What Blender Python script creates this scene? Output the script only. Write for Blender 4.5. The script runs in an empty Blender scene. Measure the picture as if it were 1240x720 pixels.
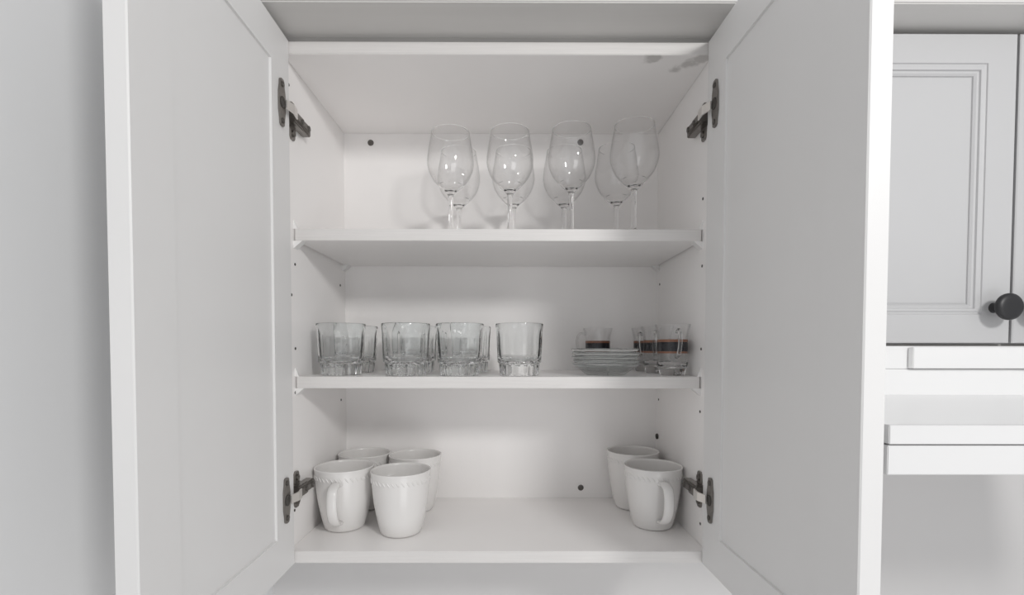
import bpy, bmesh, math, random
from mathutils import Vector, Matrix
PI = math.pi
random.seed(4)
SC = bpy.context.scene
COL = SC.collection

# ---------------------------------------------------------------- camera
F_PX, PP_Y = 596.77, 439.58
cam_d = bpy.data.cameras.new('camera'); cam = bpy.data.objects.new('camera', cam_d); COL.objects.link(cam)
cam.location = (0.3179, -0.6983, 0.2900)
cam_d.sensor_width = 36.0; cam_d.sensor_fit = 'HORIZONTAL'
cam_d.lens = 36.0 * F_PX / 1240
cam_d.shift_y = (PP_Y - 360) / 1240
cam_d.clip_start = 0.01
M0 = Matrix.Rotation(-0.0031, 4, 'Z') @ Matrix.Rotation(PI / 2 - 0.0293, 4, 'X') @ Matrix.Rotation(0.0011, 4, 'Z')
cam.rotation_euler = M0.to_euler()
SC.camera = cam

# ---------------------------------------------------------------- world, lights, exposure
world = bpy.data.worlds.new('world'); SC.world = world; world.use_nodes = True
bg = world.node_tree.nodes['Background']
bg.inputs['Color'].default_value = (0.98, 0.985, 1.0, 1); bg.inputs['Strength'].default_value = 0.52

def area(name, loc, target, size, power, color=(1, 1, 1), size_y=None):
    d = bpy.data.lights.new(name, 'AREA'); d.energy = power; d.color = color
    d.shape = 'RECTANGLE' if size_y else 'DISK'; d.size = size
    if size_y: d.size_y = size_y
    o = bpy.data.objects.new(name, d); COL.objects.link(o); o.location = loc
    o.rotation_euler = (Vector(target) - Vector(loc)).to_track_quat('-Z', 'Y').to_euler()
    return o
area('ceiling_lamp_light', (1.06, -1.38, 0.90), (0.35, 0.1, 0.30), 0.22, 9.7, (1, 0.99, 0.975))
area('low_fill_light', (1.15, -2.2, -0.75), (0.45, 0.1, 0.2), 1.1, 8.5, (0.99, 0.99, 1.0), 1.3)  # unseen fill light, added low in front to brighten the undersides
SC.view_settings.view_transform = 'Standard'; SC.view_settings.look = 'None'
SC.view_settings.gamma = 1; SC.view_settings.use_curve_mapping = False
SC.view_settings.exposure = 0.11
SC.cycles.max_bounces = 20; SC.cycles.transmission_bounces = 20; SC.cycles.transparent_max_bounces = 40; SC.cycles.diffuse_bounces = 6

# ---------------------------------------------------------------- materials
def mat(name, col, rough=0.5, metal=0.0, trans=0.0, ior=1.5, bump=0.0, bscale=60.0, var=0.0, vscale=6.0, coat=0.0, grain=None):
    m = bpy.data.materials.new(name); m.use_nodes = True
    nt = m.node_tree; b = nt.nodes['Principled BSDF']
    b.inputs['Base Color'].default_value = (*col, 1); b.inputs['Roughness'].default_value = rough
    b.inputs['Metallic'].default_value = metal; b.inputs['Transmission Weight'].default_value = trans
    b.inputs['IOR'].default_value = ior; b.inputs['Coat Weight'].default_value = coat
    tc = nt.nodes.new('ShaderNodeTexCoord'); mp = nt.nodes.new('ShaderNodeMapping')
    nt.links.new(tc.outputs['Object'], mp.inputs['Vector'])
    if grain: mp.inputs['Scale'].default_value = grain
    if var:
        n = nt.nodes.new('ShaderNodeTexNoise'); n.inputs['Scale'].default_value = vscale; n.inputs['Detail'].default_value = 5
        nt.links.new(mp.outputs['Vector'], n.inputs['Vector'])
        r = nt.nodes.new('ShaderNodeValToRGB')
        r.color_ramp.elements[0].position = 0.3; r.color_ramp.elements[1].position = 0.7
        r.color_ramp.elements[0].color = (*[c * (1 - var) for c in col], 1); r.color_ramp.elements[1].color = (*[min(1, c * (1 + var)) for c in col], 1)
        nt.links.new(n.outputs['Fac'], r.inputs['Fac']); nt.links.new(r.outputs['Color'], b.inputs['Base Color'])
    if bump:
        n2 = nt.nodes.new('ShaderNodeTexNoise'); n2.inputs['Scale'].default_value = bscale; n2.inputs['Detail'].default_value = 3
        nt.links.new(mp.outputs['Vector'], n2.inputs['Vector'])
        bp = nt.nodes.new('ShaderNodeBump'); bp.inputs['Strength'].default_value = bump; bp.inputs['Distance'].default_value = 0.001
        nt.links.new(n2.outputs['Fac'], bp.inputs['Height']); nt.links.new(bp.outputs['Normal'], b.inputs['Normal'])
    return m

WHITE = mat('white_laminate', (0.90, 0.882, 0.871), 0.38, bump=0.12, bscale=220, var=0.012)
EDGE = mat('dimmed_edge_laminate', (0.70, 0.682, 0.668), 0.4, bump=0.1, bscale=40, var=0.03, vscale=30, grain=(0.4, 6, 12))  # darker laminate tone, holds back the light on the front edges
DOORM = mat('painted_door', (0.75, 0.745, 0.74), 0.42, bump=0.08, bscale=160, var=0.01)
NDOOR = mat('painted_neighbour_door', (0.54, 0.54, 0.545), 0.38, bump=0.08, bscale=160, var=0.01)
WALLM = mat('painted_wall', (0.80, 0.805, 0.81), 0.7, bump=0.15, bscale=90, var=0.012, vscale=3)
SPLASH = mat('painted_wall_back', (0.68, 0.67, 0.665), 0.6, bump=0.12, bscale=90, var=0.015, vscale=3)
TRIMM = mat('painted_trim', (0.64, 0.63, 0.615), 0.5, bump=0.15, bscale=60, var=0.03, vscale=8, grain=(0.3, 4, 4))
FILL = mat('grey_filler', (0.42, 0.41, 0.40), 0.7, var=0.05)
HOODM = mat('hood_enamel', (0.75, 0.75, 0.75), 0.3, bump=0.03, bscale=100)
HOODW = mat('hood_lightened_enamel', (0.90, 0.90, 0.90), 0.3)  # lighter copy of the hood enamel, extra brightness put into the colour
HOODS = mat('hood_side_enamel', (0.72, 0.73, 0.76), 0.3)
DARKGAP = mat('dark_gap_shade', (0.10, 0.10, 0.10), 0.7)  # dark colour stands in for shade inside the hood's front gap
CERAMIC = mat('white_glazed_ceramic', (0.76, 0.745, 0.73), 0.2, coat=0.15, var=0.01, vscale=10)
def thin_glass(name, col, edge, gloss=1.0):
    """thin blown glass: light passes straight on, a little is absorbed along the longer path at the edges, Schlick gloss on top"""
    m = bpy.data.materials.new(name); m.use_nodes = True; nt = m.node_tree
    nt.nodes.remove(nt.nodes['Principled BSDF']); out = nt.nodes['Material Output']
    N = nt.nodes.new; L = nt.links.new
    lw = N('ShaderNodeLayerWeight'); lw.inputs['Blend'].default_value = 0.5
    mc = N('ShaderNodeMix'); mc.data_type = 'RGBA'; mc.inputs['A'].default_value = (*col, 1); mc.inputs['B'].default_value = (*edge, 1)
    p2 = N('ShaderNodeMath'); p2.operation = 'POWER'; p2.inputs[1].default_value = 3.0; L(lw.outputs['Facing'], p2.inputs[0]); L(p2.outputs[0], mc.inputs['Factor'])
    tr = N('ShaderNodeBsdfTransparent'); L(mc.outputs['Result'], tr.inputs['Color'])
    gl = N('ShaderNodeBsdfGlossy'); gl.inputs['Roughness'].default_value = 0.03
    pw = N('ShaderNodeMath'); pw.operation = 'POWER'; pw.inputs[1].default_value = 4.0; L(lw.outputs['Facing'], pw.inputs[0])
    ma = N('ShaderNodeMath'); ma.operation = 'MULTIPLY_ADD'; ma.inputs[1].default_value = 0.75 * gloss; ma.inputs[2].default_value = 0.045 * gloss; L(pw.outputs[0], ma.inputs[0])
    a = N('ShaderNodeMixShader'); L(ma.outputs[0], a.inputs[0]); L(tr.outputs[0], a.inputs[1]); L(gl.outputs[0], a.inputs[2])
    L(a.outputs[0], out.inputs['Surface']); return m
THIN = thin_glass('clear_thin_glass', (0.997, 0.997, 0.997), (0.95, 0.95, 0.95), 0.9)
SGLASS = thin_glass('clear_saucer_glass', (0.985, 0.99, 0.99), (0.92, 0.93, 0.93), 0.9)
GLASS = mat('clear_glass', (1.0, 1.0, 1.0), 0.0, trans=1.0, ior=1.45)
HGLASS = mat('handle_glass', (0.80, 0.80, 0.80), 0.05, trans=1.0, ior=1.52)
TGLASS = mat('pressed_clear_glass', (0.985, 0.995, 0.995), 0.0, trans=1.0, ior=1.45)
STEEL = mat('nickel_plated_steel', (0.25, 0.235, 0.22), 0.32, metal=1.0, bump=0.1, bscale=80)
STEEL2 = mat('bright_steel', (0.86, 0.84, 0.81), 0.35, metal=1.0)
DARK = mat('dark_hole', (0.05, 0.045, 0.04), 0.6)
SCREWM = mat('screw_metal', (0.15, 0.14, 0.13), 0.4, metal=0.7)
PLAST = mat('white_plastic', (0.82, 0.81, 0.80), 0.35)
KNOBM = mat('matt_black_knob', (0.018, 0.018, 0.02), 0.42)
BANDK = mat('black_enamel_band', (0.02, 0.02, 0.024), 0.25, var=0.6, vscale=500)
BANDB = mat('copper_enamel_band', (0.24, 0.11, 0.065), 0.3, var=0.25, vscale=400)
WORK = mat('white_worktop', (0.82, 0.815, 0.81), 0.45, var=0.01)
FLOORM = mat('floor_boards', (0.62, 0.60, 0.58), 0.5, var=0.08, vscale=4)

# scuffed underside of the top board: two grey smudges with a shape of their own
TOPM = mat('white_laminate_scuffed', (0.90, 0.882, 0.871), 0.42)
nt = TOPM.node_tree; b = nt.nodes['Principled BSDF']
tc = nt.nodes.new('ShaderNodeTexCoord'); nz = nt.nodes.new('ShaderNodeTexNoise'); nz.inputs['Scale'].default_value = 70
nt.links.new(tc.outputs['Object'], nz.inputs['Vector'])
last = None
for (sx, sy, r) in ((0.518, 0.008, 0.011), (0.575, 0.022, 0.011), (0.588, 0.008, 0.012), (0.560, 0.036, 0.007)):
    dn = nt.nodes.new('ShaderNodeVectorMath'); dn.operation = 'DISTANCE'; dn.inputs[1].default_value = (sx, sy, 0.699)
    nt.links.new(tc.outputs['Object'], dn.inputs[0])
    ad = nt.nodes.new('ShaderNodeMath'); ad.operation = 'MULTIPLY_ADD'; ad.inputs[1].default_value = 0.022
    nt.links.new(nz.outputs['Fac'], ad.inputs[0]); nt.links.new(dn.outputs['Value'], ad.inputs[2])
    mr = nt.nodes.new('ShaderNodeMapRange'); mr.inputs['From Min'].default_value = r + 0.007; mr.inputs['From Max'].default_value = r + 0.014
    mr.inputs['To Min'].default_value = 1; mr.inputs['To Max'].default_value = 0
    nt.links.new(ad.outputs[0], mr.inputs['Value'])
    if last:
        mx = nt.nodes.new('ShaderNodeMath'); mx.operation = 'MAXIMUM'
        nt.links.new(last, mx.inputs[0]); nt.links.new(mr.outputs[0], mx.inputs[1]); last = mx.outputs[0]
    else: last = mr.outputs[0]
mx = nt.nodes.new('ShaderNodeMix'); mx.data_type = 'RGBA'
mx.inputs['A'].default_value = (0.90, 0.882, 0.871, 1); mx.inputs['B'].default_value = (0.60, 0.585, 0.57, 1)
nt.links.new(last, mx.inputs['Factor']); nt.links.new(mx.outputs['Result'], b.inputs['Base Color'])

# ---------------------------------------------------------------- mesh helpers
def box(bm, x0, x1, y0, y1, z0, z1, bev=0.0, mi=0):
    t = bmesh.new()
    bmesh.ops.create_cube(t, size=1)
    for v in t.verts:
        v.co = Vector(((x0 + x1) / 2 + v.co.x * (x1 - x0), (y0 + y1) / 2 + v.co.y * (y1 - y0), (z0 + z1) / 2 + v.co.z * (z1 - z0)))
    if bev: bmesh.ops.bevel(t, geom=t.edges[:], offset=bev, segments=2, affect='EDGES')
    for f in t.faces: f.material_index = mi
    tm = bpy.data.meshes.new('t'); t.to_mesh(tm); t.free(); bm.from_mesh(tm); bpy.data.meshes.remove(tm)

def grid(bm, rings, close_u=True, mi=0):
    """rings: list of lists of points; faces between successive rings"""
    vs = [[bm.verts.new(p) for p in r] for r in rings]
    n = len(rings[0])
    for a, c in zip(vs[:-1], vs[1:]):
        for i in range(n if close_u else n - 1):
            f = bm.faces.new((a[i], a[(i + 1) % n], c[(i + 1) % n], c[i])); f.material_index = mi
    return vs

def smooth_profile(pts, k=3):
    """Catmull-Rom through 2-D profile points"""
    out = []
    for i in range(len(pts) - 1):
        p0 = pts[max(i - 1, 0)]; p1 = pts[i]; p2 = pts[i + 1]; p3 = pts[min(i + 2, len(pts) - 1)]
        for j in range(k):
            t = j / k
            out.append(tuple(0.5 * ((2 * p1[a]) + (-p0[a] + p2[a]) * t + (2 * p0[a] - 5 * p1[a] + 4 * p2[a] - p3[a]) * t * t + (-p0[a] + 3 * p1[a] - 3 * p2[a] + p3[a]) * t ** 3) for a in (0, 1)))
    out.append(tuple(pts[-1])); return out

def lathe(bm, prof, n=64, mod=None, cap=(True, True), mi=0):
    """prof: (radius, z) list; first and last points may be capped by a fan"""
    rings = []
    for i, (r, z) in enumerate(prof):
        rings.append([Vector(((mod(i, r, z, 2 * PI * j / n) if mod else r) * math.cos(2 * PI * j / n), (mod(i, r, z, 2 * PI * j / n) if mod else r) * math.sin(2 * PI * j / n), z)) for j in range(n)])
    vs = grid(bm, rings, mi=mi)
    if cap[0]:
        c = bm.verts.new((0, 0, prof[0][1]))
        for j in range(n): bm.faces.new((vs[0][(j + 1) % n], vs[0][j], c)).material_index = mi
    if cap[1]:
        c = bm.verts.new((0, 0, prof[-1][1]))
        for j in range(n): bm.faces.new((vs[-1][j], vs[-1][(j + 1) % n], c)).material_index = mi

def tube(bm, path, rx, ry=None, n=14, side=Vector((0, 1, 0)), mi=0, scale=None):
    """sweep of an ellipse; side = direction of the second radius"""
    ry = ry or rx; rings = []
    path = [Vector(p) for p in path]
    for i, p in enumerate(path):
        t = (path[min(i + 1, len(path) - 1)] - path[max(i - 1, 0)]).normalized()
        s = (side - t * side.dot(t)).normalized(); u = t.cross(s)
        k = scale[i] if scale else 1.0
        rings.append([p + u * math.cos(2 * PI * j / n) * rx * k + s * math.sin(2 * PI * j / n) * ry * k for j in range(n)])
    vs = grid(bm, rings, mi=mi)
    for r, rev in ((vs[0], True), (vs[-1], False)):
        f = bm.faces.new(r[::-1] if rev else r); f.material_index = mi

def spline(pts, k=6):
    out = []
    P = [Vector(p) for p in pts]
    for i in range(len(P) - 1):
        p0 = P[max(i - 1, 0)]; p1 = P[i]; p2 = P[i + 1]; p3 = P[min(i + 2, len(P) - 1)]
        for j in range(k):
            t = j / k
            out.append(0.5 * ((2 * p1) + (p2 - p0) * t + (2 * p0 - 5 * p1 + 4 * p2 - p3) * t * t + (-p0 + 3 * p1 - 3 * p2 + p3) * t ** 3))
    out.append(P[-1]); return out

def obj(name, bm, ms, parent=None, loc=(0, 0, 0), rotz=0.0, smooth=False, recalc=True):
    if recalc: bmesh.ops.recalc_face_normals(bm, faces=bm.faces[:])
    me = bpy.data.meshes.new(name); bm.to_mesh(me); bm.free()
    for m in (ms if isinstance(ms, (list, tuple)) else [ms]): me.materials.append(m)
    if smooth:
        for p in me.polygons: p.use_smooth = True
        if smooth == 'auto': me.set_sharp_from_angle(angle=math.radians(35))
    o = bpy.data.objects.new(name, me); COL.objects.link(o); o.location = loc; o.rotation_euler = (0, 0, rotz)
    if parent: o.parent = parent
    return o

def boxobj(name, x0, x1, y0, y1, z0, z1, m, parent=None, bev=0.0008, **k):
    bm = bmesh.new(); box(bm, x0, x1, y0, y1, z0, z1, bev); return obj(name, bm, m, parent, **k)

def thing(name, label, cat, loc=(0, 0, 0), rotz=0.0, group=None):
    o = bpy.data.objects.new(name, None); COL.objects.link(o); o.location = loc; o.rotation_euler = (0, 0, rotz)
    o.empty_display_size = 0.02
    o['label'] = label; o['category'] = cat
    if group: o['group'] = group
    return o

def struct(o): o['kind'] = 'structure'; return o

def dup(root, loc, rotz=0.0, label=None, scale=None):
    r = root.copy(); COL.objects.link(r); r.location = loc; r.rotation_euler = (0, 0, rotz)
    if scale: r.scale = scale
    if label: r['label'] = label
    for ch in list(root.children):
        c = ch.copy(); COL.objects.link(c); c.parent = r
        for g in list(ch.children):
            d = g.copy(); COL.objects.link(d); d.parent = c
    return r

def nested(bm, x0, x1, z0, z1, prof, yb, sgn=1, mi=0):
    """a board standing in the x-z plane: rectangular loops (inset, y) end in a flat field; back at yb"""
    loops = [[(x0, yb, z0), (x1, yb, z0), (x1, yb, z1), (x0, yb, z1)]]
    for d, y in prof:
        loops.append([(x0 + d, y, z0 + d), (x1 - d, y, z0 + d), (x1 - d, y, z1 - d), (x0 + d, y, z1 - d)])
    vs = grid(bm, loops, mi=mi)
    return vs

# ---------------------------------------------------------------- sizes of the cupboard
W, D, T = 0.600, 0.254, 0.0171
ZT, Z1, Z2 = 0.6994, 0.4651, 0.2486
S = 0.0283

# ---------------------------------------------------------------- the setting
struct(boxobj('wall_back', -0.26, 2.6, D + 0.008, D + 0.10, -1.45, 1.30, SPLASH, bev=0))
struct(boxobj('wall_left', -0.26, -0.1500, -2.2, D + 0.008, -1.45, 1.30, WALLM, bev=0))
struct(boxobj('floor', -0.26, 2.6, -2.6, D + 0.008, -1.50, -1.45, FLOORM, bev=0))
struct(boxobj('unseen_worktop', -0.1500, 2.4, -0.36, D + 0.008, -0.60, -0.56, WORK, bev=0.002))   # unseen worktop below the cupboards, added to bounce light upward
# cornice board running above all the wall cupboards
struct(boxobj('trim_1', -0.1500, 2.2, -0.066, D + 0.008, 0.7255, 0.80, TRIMM, bev=0.0015))
struct(boxobj('trim_2', -0.1500, 2.1, 0.006, 0.018, ZT + T, 0.7255, FILL, bev=0))

# ---------------------------------------------------------------- the open cupboard
cup = thing('wall_cupboard', 'white double-door wall cupboard standing open over the mugs and glasses', 'cupboard', (0, 0, -T))
def cpart(name, x0, x1, y0, y1, z0, z1, m, bev=0.0008, parent=None):
    o = boxobj(name, x0, x1, y0, y1, z0, z1, m, None, bev)
    if name != 'back_panel':      # edge banding: front edges coloured darker to offset the light on them
        o.data.materials.append(EDGE)
        for p in o.data.polygons:
            if p.normal.y < -0.9: p.material_index = 1
    o.parent = parent or cup
    if not parent: o.location = (0, 0, T)
    return o
def cpobj(name, bm, m, **k):
    return obj(name, bm, m, cup, loc=(0, 0, T), **k)

cpart('side_panel', -T - 0.0008, 0, 0.0, D + 0.007, -T, ZT + T, WHITE)
cpart('side_panel', W, W + T + 0.0008, 0.0, D + 0.007, -T, ZT + T, WHITE)
cpart('top_panel', 0.0, W, 0.0, D, ZT, ZT + T, TOPM)
cpart('bottom_panel', 0.0, W, 0.0, D, -T, 0.0, WHITE)
cpart('back_panel', 0.0, W, D, D + 0.006, -T, ZT + T, WHITE, bev=0)

def corner_clip(bm, x, sx, z, front=True):
    """plastic shelf clip in the corner: wedge below the shelf and a thin fin above"""
    y0 = S + 0.001 if front else D - 0.016
    y1 = y0 + 0.014
    a = 0.013
    r0 = [(x, y0, z - T), (x + sx * a, y0, z - T), (x, y0, z - T - a * 0.85)]
    r1 = [(x, y1, z - T), (x + sx * a, y1, z - T), (x, y1, z - T - a * 0.85)]
    vs = grid(bm, [r0, r1]); bm.faces.new(vs[0][::-1]); bm.faces.new(vs[1])
    if front:
        r0 = [(x, y0, z), (x + sx * 0.0055, y0, z), (x + sx * 0.0012, y0, z + 0.012), (x, y0, z + 0.013)]
        r1 = [(p[0], y0 + 0.004, p[2]) for p in r0]
        vs = grid(bm, [r0, r1]); bm.faces.new(vs[0][::-1]); bm.faces.new(vs[1])
for z in (Z1, Z2):
    sh = cpart('shelf', 0.0024, W - 0.0024, S, D - 0.001, z - T, z, WHITE, bev=0.0007)
    for x, sx in ((0.0, 1), (W, -1)):
        for fr in (True, False):
            bm = bmesh.new(); corner_clip(bm, x, sx, z, fr)
            o = obj('shelf_clip', bm, PLAST, sh)

# pin holes in the sides and screws in the back
def disc_x(bm, x, y, z, r, sx, h=0.0006, n=14):
    rings = [[(x + sx * hh, y + rr * math.cos(2 * PI * j / n), z + rr * math.sin(2 * PI * j / n)) for j in range(n)] for hh, rr in ((0, r), (h, r), (h, r * 0.6), (h * 0.3, r * 0.5))]
    vs = grid(bm, rings); bm.faces.new(vs[-1])
for x, sx, pts in ((0.0, 1, ((0.033, 0.414), (0.019, 0.667), (0.020, 0.368), (0.226, 0.408), (0.029, 0.225), (0.225, 0.194), (0.031, 0.290), (0.022, 0.052), (0.226, 0.290))),
                   (W, -1, ((0.030, 0.290), (0.030, 0.412), (0.236, 0.412), (0.031, 0.197), (0.236, 0.194), (0.025, 0.031), (0.030, 0.510)))):
    for y, z in pts:
        bm = bmesh.new(); disc_x(bm, x, y, z, 0.0021, sx); cpobj('pin_hole', bm, DARK)
bm = bmesh.new(); disc_x(bm, W, 0.240, 0.123, 0.0052, -1, 0.003); o = cpobj('screw', bm, DARK)
for x, z in ((0.051, 0.682), (0.451, 0.684), (0.455, 0.020)):
    bm = bmesh.new()
    n = 18
    rings = [[(x + rr * math.cos(2 * PI * j / n), D - hh, z + rr * math.sin(2 * PI * j / n)) for j in range(n)] for hh, rr in ((0, 0.0058), (0.0014, 0.0054), (0.0018, 0.0035), (0.0008, 0.0022))]
    vs = grid(bm, rings); bm.faces.new(vs[-1])
    cpobj('screw', bm, SCREWM, smooth='auto')

# doors: local frame, x = 0 is the inner face, -y runs along the door, sx = outward side
DL, DT, ST = 0.302, 0.0185, 0.0535
def cup_door(hx, ang, sx):
    z0, z1 = -T, ZT + T
    root = bpy.data.objects.new('door', None)
    bm = bmesh.new()
    def pt(u, w, z): return (sx * w, -u, z)
    # frame: inner-face loops with a chamfered lip into the recessed field
    prof = [(0.0, DT), (0.0, 0.0012), (0.0012, 0.0), (ST, 0.0), (ST + 0.0006, 0.0030)]
    loops = []
    for d, w in prof:
        loops.append([pt(d, w, z0 + d), pt(DL - d, w, z0 + d), pt(DL - d, w, z1 - d), pt(d, w, z1 - d)])
    outer = [(ST + 0.0006, DT - 0.006), (ST - 0.006, DT), (0.0, DT)]
    for d, w in outer:
        loops.append([pt(d, w, z0 + d), pt(DL - d, w, z0 + d), pt(DL - d, w, z1 - d), pt(d, w, z1 - d)])
    grid(bm, loops)
    bmesh.ops.remove_doubles(bm, verts=bm.verts[:], dist=1e-6)
    fr = obj('door', bm, DOORM, cup, loc=(hx, -0.0015, T), rotz=ang)
    bm = bmesh.new()
    a, c = (0.0028, DT - 0.0062)
    x0, x1 = sorted((sx * a, sx * c))
    box(bm, x0, x1, -(DL - ST - 0.0005), -(ST + 0.0005), z0 + ST + 0.0005, z1 - ST - 0.0005, 0.0)
    obj('door_panel', bm, DOORM, fr)
    return fr
AL, AR = 0.0235, 0.0294
cup_door(0.0098, AL, -1)
cup_door(0.5924, AR, 1)

# concealed hinges: cup flange on the door, arm, cross plate on the side panel
def hinge(x, sx, z, xd, ang):
    """x: side panel face, sx: towards the inside of the cupboard, xd: inner face of the door at the hinge"""
    bm = bmesh.new()
    # flange: tall rounded plate on the door's inner face, centred 31 mm from the hinge edge
    xc = xd + sx * 0.0008; n = 10
    yc = -0.029
    zs = [(-0.031, 0.0030), (-0.029, 0.0052), (-0.022, 0.0060), (-0.012, 0.0085), (0.012, 0.0085), (0.022, 0.0060), (0.029, 0.0052), (0.031, 0.0030)]
    rings = []
    for xx in (xd, xd + sx * 0.0026):
        L = [(xx, yc - w, z + dz) for dz, w in zs] + [(xx, yc + w, z + dz) for dz, w in zs[::-1]]
        rings.append(L)
    vs = grid(bm, rings); bm.faces.new(vs[1]); bm.faces.new(vs[0][::-1])
    root = cpobj('hinge', bm, STEEL)
    for dz in (-0.024, 0.024):
        bm = bmesh.new(); disc_x(bm, xd + sx * 0.0026, yc, z + dz, 0.0036, sx, 0.0012)
        obj('screw', bm, SCREWM, root)
    bm = bmesh.new()  # dark cup recess
    disc_x(bm, xd + sx * 0.0026, yc, z, 0.0076, sx, 0.0008, 20); obj('hinge_cup', bm, DARK, root)
    # arm: bright link bridging the gap from cup to plate
    bm = bmesh.new()
    a0 = Vector((xd + sx * 0.0045, yc + 0.004, z)); a1 = Vector((x + sx * 0.0155, 0.006, z))
    rings = []
    for p, h in ((a0, 0.0055), (a0.lerp(a1, 0.5) + Vector((sx * 0.0035, 0, 0)), 0.0062), (a1 + Vector((sx * 0.001, 0, 0)), 0.0066)):
        rings.append([p + Vector((0, 0, -h)), p + Vector((sx * 0.0018, 0, -h)), p + Vector((sx * 0.0018, 0, h)), p + Vector((0, 0, h))])
    vs = grid(bm, rings); bm.faces.new(vs[0][::-1]); bm.faces.new(vs[-1])
    o = obj('hinge_link', bm, STEEL2, root); o['label'] = 'bright steel link of the hinge'
    # mounting body along the panel
    bm = bmesh.new()
    for xx0, xx1, y0, y1, h in ((0.0, 0.0135, 0.006, 0.040, 0.0090), (0.0, 0.0130, 0.036, 0.064, 0.0072), (0.0085, 0.0160, 0.010, 0.056, 0.0050)):
        ax, bx_ = sorted((x + sx * xx0, x + sx * xx1)); box(bm, ax, bx_, y0, y1, z - h, z + h, 0.0012)
    obj('hinge_arm', bm, STEEL, root)
    bm = bmesh.new()
    disc_x(bm, x + sx * 0.0160, 0.050, z, 0.0040, sx, 0.0012); disc_x(bm, x + sx * 0.0160, 0.028, z, 0.0036, sx, 0.0012)
    obj('adjusting_screw', bm, SCREWM, root)
    # cross wings up and down
    bm = bmesh.new()
    rings = []
    zs = [(-0.0265, 0.004), (-0.023, 0.0065), (-0.010, 0.0075), (0.010, 0.0075), (0.023, 0.0065), (0.0265, 0.004)]
    for xx in (x, x + sx * 0.0030):
        rings.append([(xx, 0.026 - w, z + dz) for dz, w in zs] + [(xx, 0.026 + w, z + dz) for dz, w in zs[::-1]])
    vs = grid(bm, rings); bm.faces.new(vs[1]); bm.faces.new(vs[0][::-1])
    for dz in (-0.0175, 0.0175): disc_x(bm, x + sx * 0.003, 0.026, z + dz, 0.0045, sx, 0.0022)
    obj('mounting_plate', bm, STEEL, root)
for z in (0.6185, 0.0825):
    hinge(0.0, 1, z, 0.0098 + 0.031 * AL + 0.0003, AL)
    hinge(W, -1, z, 0.5924 + 0.031 * AR - 0.0003, AR)

# ---------------------------------------------------------------- the closed cupboard to the right
nb = thing('wall_cupboard', 'closed white wall cupboard with moulded doors and black knob, over the range hood', 'cupboard', (1.02, 0.0, 0.2975))
def npart(name, bm, m, parent=nb, **k):
    o = obj(name, bm, m, parent, **k)
    if parent is nb: o.location = (-1.02, 0, -0.2975)
    return o
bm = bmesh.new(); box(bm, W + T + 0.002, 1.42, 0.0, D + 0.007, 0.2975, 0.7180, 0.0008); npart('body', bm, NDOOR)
NP = [(0.0, -0.0178), (0.0014, -0.019), (0.0395, -0.019), (0.0402, -0.0172), (0.0434, -0.0166), (0.0441, -0.0180), (0.0476, -0.0176), (0.0484, -0.0150), (0.0510, -0.0146), (0.0536, -0.0125), (0.0541, -0.0105)]
def ndoor(x0, x1, z0, z1):
    bm = bmesh.new()
    vs = nested(bm, x0, x1, z0, z1, NP, -0.001)
    bm.faces.new(vs[0][::-1]); bm.faces.new(vs[-1])
    d = npart('door', bm, NDOOR)
    bm = bmesh.new(); i = 0.0552
    box(bm, x0 + i, x1 - i, -0.0112, -0.0040, z0 + i, z1 - i, 0.0006)
    obj('door_panel', bm, NDOOR, d)
    return d
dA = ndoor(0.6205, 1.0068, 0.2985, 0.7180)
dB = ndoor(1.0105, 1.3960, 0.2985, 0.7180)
def knob(x, z, par):
    bm = bmesh.new()
    prof = smooth_profile([(0.0072, 0.0), (0.0062, 0.0015), (0.0050, 0.006), (0.0052, 0.013), (0.0090, 0.0165), (0.0165, 0.0185), (0.0180, 0.0215), (0.0170, 0.0245), (0.0120, 0.0268), (0.0, 0.0275)], 4)[:-1]
    lathe(bm, prof, 32)
    bmesh.ops.rotate(bm, verts=bm.verts[:], cent=(0, 0, 0), matrix=Matrix.Rotation(PI / 2, 3, 'X'))
    bmesh.ops.translate(bm, verts=bm.verts[:], vec=(x, -0.0188, z))
    o = obj('knob', bm, KNOBM, par, smooth=True); o['label'] = 'matt black round knob'
knob(0.9835, 0.3470, dA)
knob(1.0335, 0.3470, dB)
bm = bmesh.new(); box(bm, W + T + 0.002, 1.42, -0.010, 0.010, 0.2625, 0.2945, 0.0006); npart('bottom_rail', bm, HOODW)
bm = bmesh.new(); box(bm, 0.874, 1.42, -0.020, -0.0105, 0.2635, 0.2925, 0.0008); npart('light_valance', bm, HOODW)
bm = bmesh.new(); box(bm, W + T + 0.002, 1.42, -0.004, 0.012, 0.2940, 0.2976, 0.0); npart('shadow_strip', bm, FILL)  # grey strip put in as the shadow line below the doors

# ---------------------------------------------------------------- range hood
hd = thing('range_hood', 'white slim range hood with drawn-out front below the closed cupboard', 'range hood', (0.93, 0.0, 0.186))
def hpart(name, x0, x1, y0, y1, z0, z1, m, bev=0.0008):
    o = boxobj(name, x0, x1, y0, y1, z0, z1, m, hd, bev); o.location = (-0.93, 0, -0.186); return o
HX = 0.6265
hpart('body', HX + 0.002, HX + 0.598, -0.012, D + 0.007, 0.2255, 0.2622, HOODW)
hpart('visor', HX, HX + 0.600, -0.2860, D + 0.007, 0.1870, 0.2262, HOODW)
o = hpart('side_cover', HX - 0.0012, HX + 0.0008, -0.2850, -0.02, 0.1880, 0.2250, HOODS, 0.0003)
hpart('front_gap_shade', HX + 0.0015, HX + 0.5985, -0.2885, -0.2855, 0.1880, 0.2252, DARKGAP, 0)  # added dark slab, paints the shaded gap behind the front strips
hpart('front_strip', HX + 0.0030, HX + 0.597, -0.2960, -0.2880, 0.2118, 0.2275, HOODM, 0.0006)
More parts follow.
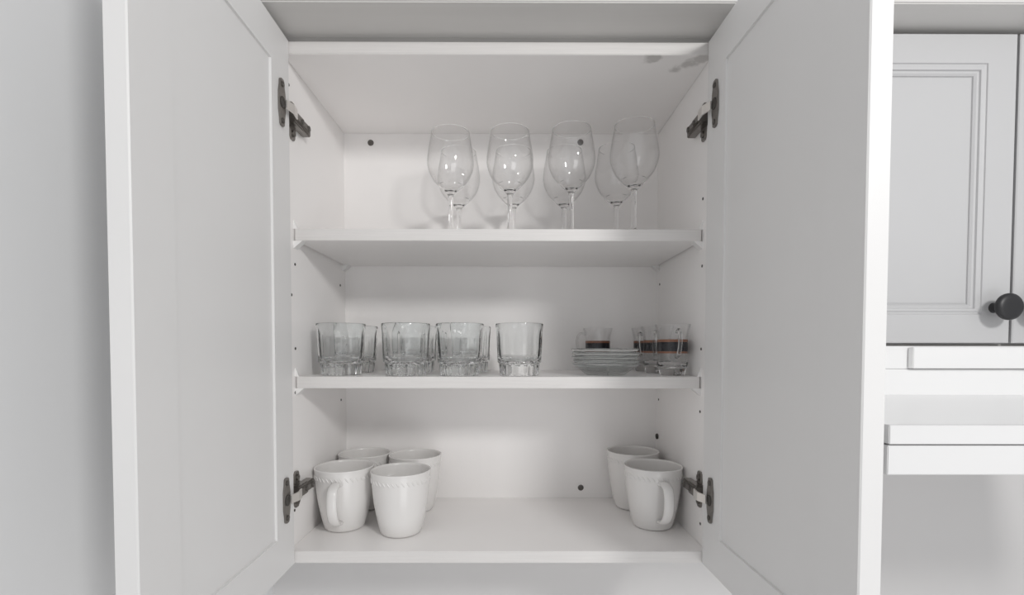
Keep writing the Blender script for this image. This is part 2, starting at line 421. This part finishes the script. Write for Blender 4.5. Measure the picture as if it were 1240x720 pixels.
hpart('front_strip', HX + 0.0012, HX + 0.599, -0.2970, -0.2880, 0.1868, 0.2108, HOODM, 0.0006)

# ---------------------------------------------------------------- mugs
def make_mug():
    t = thing('mug', '', 'mug', group='white mugs on the bottom of the cupboard')
    bm = bmesh.new()
    outer = smooth_profile([(0.0270, 0.0005), (0.0300, 0.0012), (0.0325, 0.0060), (0.0362, 0.0200), (0.0402, 0.0400), (0.0430, 0.0600), (0.0450, 0.0800), (0.0462, 0.0940), (0.0470, 0.0985)], 4)
    rim = [(0.0468, 0.0996), (0.0456, 0.1000), (0.0445, 0.0992)]
    inner = smooth_profile([(0.0438, 0.0975), (0.0424, 0.0850), (0.0405, 0.0600), (0.0375, 0.0400), (0.0330, 0.0200), (0.0270, 0.0080), (0.0180, 0.0050), (0.0050, 0.0045)], 4)
    lathe(bm, [(0.0225, 0.0012), (0.0250, 0.0)] + outer + rim + inner, 64)
    obj('body', bm, CERAMIC, t, smooth=True)
    # strap handle
    bm = bmesh.new()
    path = spline([(0.0420, 0, 0.0790), (0.0530, 0, 0.0815), (0.0660, 0, 0.0760), (0.0700, 0, 0.0620), (0.0688, 0, 0.0450), (0.0620, 0, 0.0310), (0.0500, 0, 0.0215), (0.0370, 0, 0.0180)], 5)
    k = [1.25 if i < 3 else 1.0 for i in range(len(path))]
    tube(bm, path, 0.0036, 0.0078, 14, scale=k)
    obj('handle', bm, CERAMIC, t, smooth=True)
    # embossed band of slanting leaves below the rim
    bm = bmesh.new(); n = 38
    for i in range(n):
        a = 2 * PI * i / n; zc = 0.0862; r = 0.0453
        lean = -0.95
        for half in (0,):
            ln, wd, hg = 0.0058, 0.0015, 0.0012
            c = Vector((r * math.cos(a), r * math.sin(a), zc)); tx = Vector((-math.sin(a), math.cos(a), 0)); nn = Vector((math.cos(a), math.sin(a), 0)); up = Vector((0, 0, 1))
            d = (tx * math.cos(lean) + up * math.sin(lean)).normalized(); w = nn.cross(d)
            ring = []
            m = 8
            base = [c + d * ln * math.cos(2 * PI * j / m) + w * wd * math.sin(2 * PI * j / m) - nn * 0.0006 for j in range(m)]
            top = [c + d * ln * 0.6 * math.cos(2 * PI * j / m) + w * wd * 0.5 * math.sin(2 * PI * j / m) + nn * hg for j in range(m)]
            vs = grid(bm, [base, top]); bm.faces.new(vs[1])
    obj('embossed_band', bm, CERAMIC, t, smooth=True)
    return t
mug = make_mug()
ML = [((0.0478, 0.1000), -87, 'front left white mug with its handle turned forward, beside the lower left hinge', None),
      ((0.1448, 0.0760), 125, 'white mug nearest the cupboard edge, no handle showing, embossed leaf band at the rim', None),
      ((0.0510, 0.2020), 37, 'rear left white mug half hidden behind the mug with the forward handle', None),
      ((0.1460, 0.1890), -72, 'rear white mug behind the handleless-looking mug, right of the left group', None),
      ((0.5522, 0.1058), -86, 'front right white mug with handle turned forward, beside the lower right hinge', None),
      ((0.5430, 0.2030), 42, 'rear right white mug tucked in the back corner behind the right front mug', (1, 1, 1.04))]
for i, ((x, y), a, lab, sc) in enumerate(ML):
    if i == 0:
        o = mug; o.location = (x, y, 0.0002); o.rotation_euler = (0, 0, math.radians(a)); o['label'] = lab
    else:
        o = dup(mug, (x, y, 0.0002), math.radians(a), lab, sc)

# ---------------------------------------------------------------- tumblers
def make_tumbler():
    bm = bmesh.new()
    outer = [(0.0270, 0.0), (0.0295, 0.0004), (0.0308, 0.0018), (0.0314, 0.006), (0.0319, 0.012), (0.0323, 0.0175), (0.0326, 0.0190), (0.0343, 0.0203), (0.0350, 0.0215),
             (0.0353, 0.027), (0.0357, 0.036), (0.0361, 0.046), (0.0365, 0.056), (0.0368, 0.063), (0.0371, 0.069), (0.0373, 0.0745), (0.0374, 0.0785), (0.0371, 0.0798), (0.0364, 0.0801), (0.0358, 0.0797)]
    inner = [(0.0355, 0.0780), (0.0352, 0.072), (0.0346, 0.060), (0.0337, 0.045), (0.0324, 0.032), (0.0310, 0.0255), (0.0285, 0.0222), (0.0240, 0.0208), (0.0120, 0.0203), (0.0030, 0.0203)]
    no = len(outer)
    def mod(i, r, z, a):
        if i >= no: return r
        if 0.0210 < z < 0.072:
            k = min(1.0, (0.074 - z) / 0.010)
            m = 2 * PI / 10; th = (a % m) - m / 2
            flat = r * math.cos(PI / 10) / math.cos(th) * 1.012
            return r * (1 - k) + min(r, flat) * k
        if 0.001 < z < 0.0188:
            return r * (1 - 0.045 * abs(math.sin(a * 8)) ** 0.7)
        return r
    lathe(bm, outer + inner, 120, mod)
    o = obj('tumbler', bm, TGLASS, None, smooth='auto'); o['category'] = 'glass'; o['group'] = 'tumblers on the middle shelf'
    return o
tb = make_tumbler()
TL = [((0.0512, 0.0799), 0, 'faceted clear tumbler in the front row, nearest the left side of the cupboard'),
      ((0.1551, 0.0706), 9, 'faceted clear tumbler in the front row, second from the left side'),
      ((0.2390, 0.0717), 20, 'faceted clear tumbler in the front row, third from the left side'),
      ((0.3317, 0.0731), 18, 'faceted clear tumbler standing alone in mid shelf, none behind it'),
      ((0.0463, 0.1688), 5, 'clear tumbler in the back row behind the leftmost front tumbler'),
      ((0.1510, 0.1707), 14, 'clear tumbler in the back row behind the second front tumbler'),
      ((0.2460, 0.1724), 3, 'clear tumbler in the back row behind the third front tumbler')]
for i, ((x, y), a, lab) in enumerate(TL):
    o = tb if i == 0 else tb.copy()
    if i: COL.objects.link(o)
    o.location = (x, y, Z2 + 0.0002); o.rotation_euler = (0, 0, math.radians(a)); o['label'] = lab

# ---------------------------------------------------------------- wine glasses
def make_wine():
    t = thing('wine_glass', '', 'wine glass', group='wine glasses on the top shelf')
    bm = bmesh.new()
    bowl_out = smooth_profile([(0.0052, 0.0745), (0.0095, 0.0790), (0.0203, 0.0890), (0.0302, 0.1010), (0.0362, 0.1150), (0.0379, 0.1270), (0.0362, 0.1430), (0.0332, 0.1610), (0.0309, 0.1740)], 5)
    rim = [(0.0308, 0.1748), (0.0304, 0.1751), (0.0300, 0.1748)]
    bowl_in = smooth_profile([(0.0300, 0.1740), (0.0323, 0.1610), (0.0353, 0.1430), (0.0370, 0.1270), (0.0353, 0.1150), (0.0293, 0.1014), (0.0194, 0.0900), (0.0090, 0.0815), (0.0010, 0.0798)], 5)
    stem = [(0.0300, 0.0), (0.0325, 0.0003), (0.0330, 0.0012), (0.0322, 0.0020), (0.0230, 0.0034), (0.0120, 0.0056), (0.0062, 0.0095), (0.0043, 0.0150), (0.0038, 0.0250), (0.0037, 0.0400), (0.0038, 0.0560), (0.0041, 0.0660), (0.0046, 0.0715)]
    lathe(bm, stem + bowl_out + rim + bowl_in, 72)
    for f in bm.faces:
        if 0.0900 < f.calc_center_median().z < 0.1738: f.material_index = 1
    o = obj('bowl_and_stem', bm, [GLASS, THIN], t, smooth=True)
    return t
# bowl, stem and foot of a wine glass are one blown piece
wg = make_wine()
ob = wg.children[0]
bpy.data.objects.remove(wg)
ob.name = 'wine_glass'; ob.data.name = 'wine_glass'; ob.parent = None
ob['category'] = 'wine glass'; ob['group'] = 'wine glasses on the top shelf'
WL = [((0.2203, 0.1120), 'leftmost wine glass in the front row of the top shelf'),
      ((0.3168, 0.1070), 'second wine glass from the left in the front row'),
      ((0.4153, 0.0985), 'third wine glass from the left in the front row, dark screw seen through it'),
      ((0.5118, 0.0833), 'front wine glass nearest the right side, tallest looking of all'),
      ((0.2255, 0.1904), 'rear wine glass behind the leftmost front wine glass'),
      ((0.3228, 0.1865), 'rear wine glass behind the second front wine glass'),
      ((0.4130, 0.1850), 'rear wine glass behind the third front wine glass'),
      ((0.5030, 0.1720), 'rear wine glass in the right corner behind the tallest looking one')]
for i, ((x, y), lab) in enumerate(WL):
    o = ob if i == 0 else ob.copy()
    if i: COL.objects.link(o)
    o.location = (x, y, Z1 + 0.0002); o.rotation_euler = (0, 0, i * 0.7); o['label'] = lab

# ---------------------------------------------------------------- tea glasses with handle and printed band
OUT = [(0.0150, 0.0), (0.0175, 0.0004), (0.0188, 0.0020), (0.0205, 0.0080), (0.0226, 0.0160), (0.0234, 0.0210), (0.0232, 0.0300), (0.0226, 0.0380), (0.0222, 0.0460), (0.0226, 0.0560), (0.0240, 0.0660), (0.0262, 0.0760), (0.0270, 0.0785)]
def rad(z):
    P = smooth_profile(OUT, 6)
    for (r0, z0), (r1, z1) in zip(P[:-1], P[1:]):
        if z0 <= z <= z1: return r0 + (r1 - r0) * (z - z0) / max(1e-9, z1 - z0)
    return P[-1][0]
def make_tea():
    t = thing('tea_glass', '', 'tea glass', group='banded tea glasses on the middle shelf')
    bm = bmesh.new()
    inner = smooth_profile([(0.0254, 0.0780), (0.0245, 0.0745), (0.0222, 0.0650), (0.0208, 0.0550), (0.0204, 0.0460), (0.0208, 0.0370), (0.0212, 0.0290), (0.0205, 0.0215), (0.0170, 0.0150), (0.0090, 0.0125), (0.0010, 0.0120)], 4)
    lathe(bm, smooth_profile(OUT, 4) + [(0.0268, 0.0795), (0.0262, 0.0798), (0.0256, 0.0794)] + inner, 64)
    for f in bm.faces:
        if f.calc_center_median().z > 0.0215: f.material_index = 1
    obj('glass_body', bm, [GLASS, THIN], t, smooth=True)
    bm = bmesh.new()
    for za, zb_, mi in ((0.0345, 0.0375, 1), (0.0375, 0.0520, 0), (0.0520, 0.0560, 1)):
        prof = [(rad(za + (zb_ - za) * k / 4) + 0.00025, za + (zb_ - za) * k / 4) for k in range(5)]
        lathe(bm, prof, 64, cap=(False, False), mi=mi)
    o = obj('printed_band', bm, [BANDK, BANDB], t, smooth=True); o['label'] = 'black printed band with copper borders'
    bm = bmesh.new()
    path = spline([(0.0240, 0, 0.0670), (0.0310, 0, 0.0700), (0.0375, 0, 0.0650), (0.0395, 0, 0.0550), (0.0375, 0, 0.0430), (0.0315, 0, 0.0330), (0.0228, 0, 0.0285)], 5)
    tube(bm, path, 0.0024, 0.0032, 12)
    obj('handle', bm, HGLASS, t, smooth=True)
    return t
tea = make_tea()
CL = [((0.5715, 0.0730), -92, 'front tea glass with black and copper band, in the right corner of the middle shelf'),
      ((0.5690, 0.1460), -112, 'middle tea glass of the three lined up along the right side'),
      ((0.5700, 0.2180), -125, 'rear tea glass of the three lined up along the right side, by the back panel'),
      ((0.4800, 0.2180), 188, 'banded tea glass with handle to the left, behind the stack of glass saucers')]
for i, ((x, y), a, lab) in enumerate(CL):
    if i == 0: o = tea; o.location = (x, y, Z2 + 0.0002); o.rotation_euler = (0, 0, math.radians(a)); o['label'] = lab
    else: dup(tea, (x, y, Z2 + 0.0002), math.radians(a), lab)

# ---------------------------------------------------------------- glass saucers
def make_saucer():
    bm = bmesh.new()
    outer = smooth_profile([(0.0280, 0.0), (0.0300, 0.0003), (0.0340, 0.0030), (0.0420, 0.0090), (0.0490, 0.0130), (0.0526, 0.0165), (0.0532, 0.0176)], 4)
    inner = smooth_profile([(0.0528, 0.0183), (0.0518, 0.0182), (0.0482, 0.0156), (0.0410, 0.0118), (0.0330, 0.0058), (0.0270, 0.0034), (0.0200, 0.0028), (0.0010, 0.0028)], 4)
    lathe(bm, outer + inner, 72)
    for f in bm.faces:
        c = f.calc_center_median()
        if math.hypot(c.x, c.y) > 0.0500: f.material_index = 1
    o = obj('saucer', bm, [SGLASS, TGLASS], None, smooth=True); o['category'] = 'saucer'; o['group'] = 'stacked glass saucers'
    return o
sa = make_saucer()
for i, lab in enumerate(('clear glass saucer at the bottom of the stack, resting on the shelf', 'clear glass saucer second from the bottom of the stack', 'clear glass saucer in the middle of the stack of five',
                         'clear glass saucer second from the top of the stack', 'clear glass saucer on top of the stack, in front of the banded tea glass')):
    o = sa if i == 0 else sa.copy()
    if i: COL.objects.link(o)
    o.location = (0.4695 + (0, .0012, -.0008, .0006, -.0012)[i], 0.0880 + (0, -.0006, .0009, 0, .0005)[i], Z2 + 0.0002 + i * 0.0059)
    o['label'] = lab
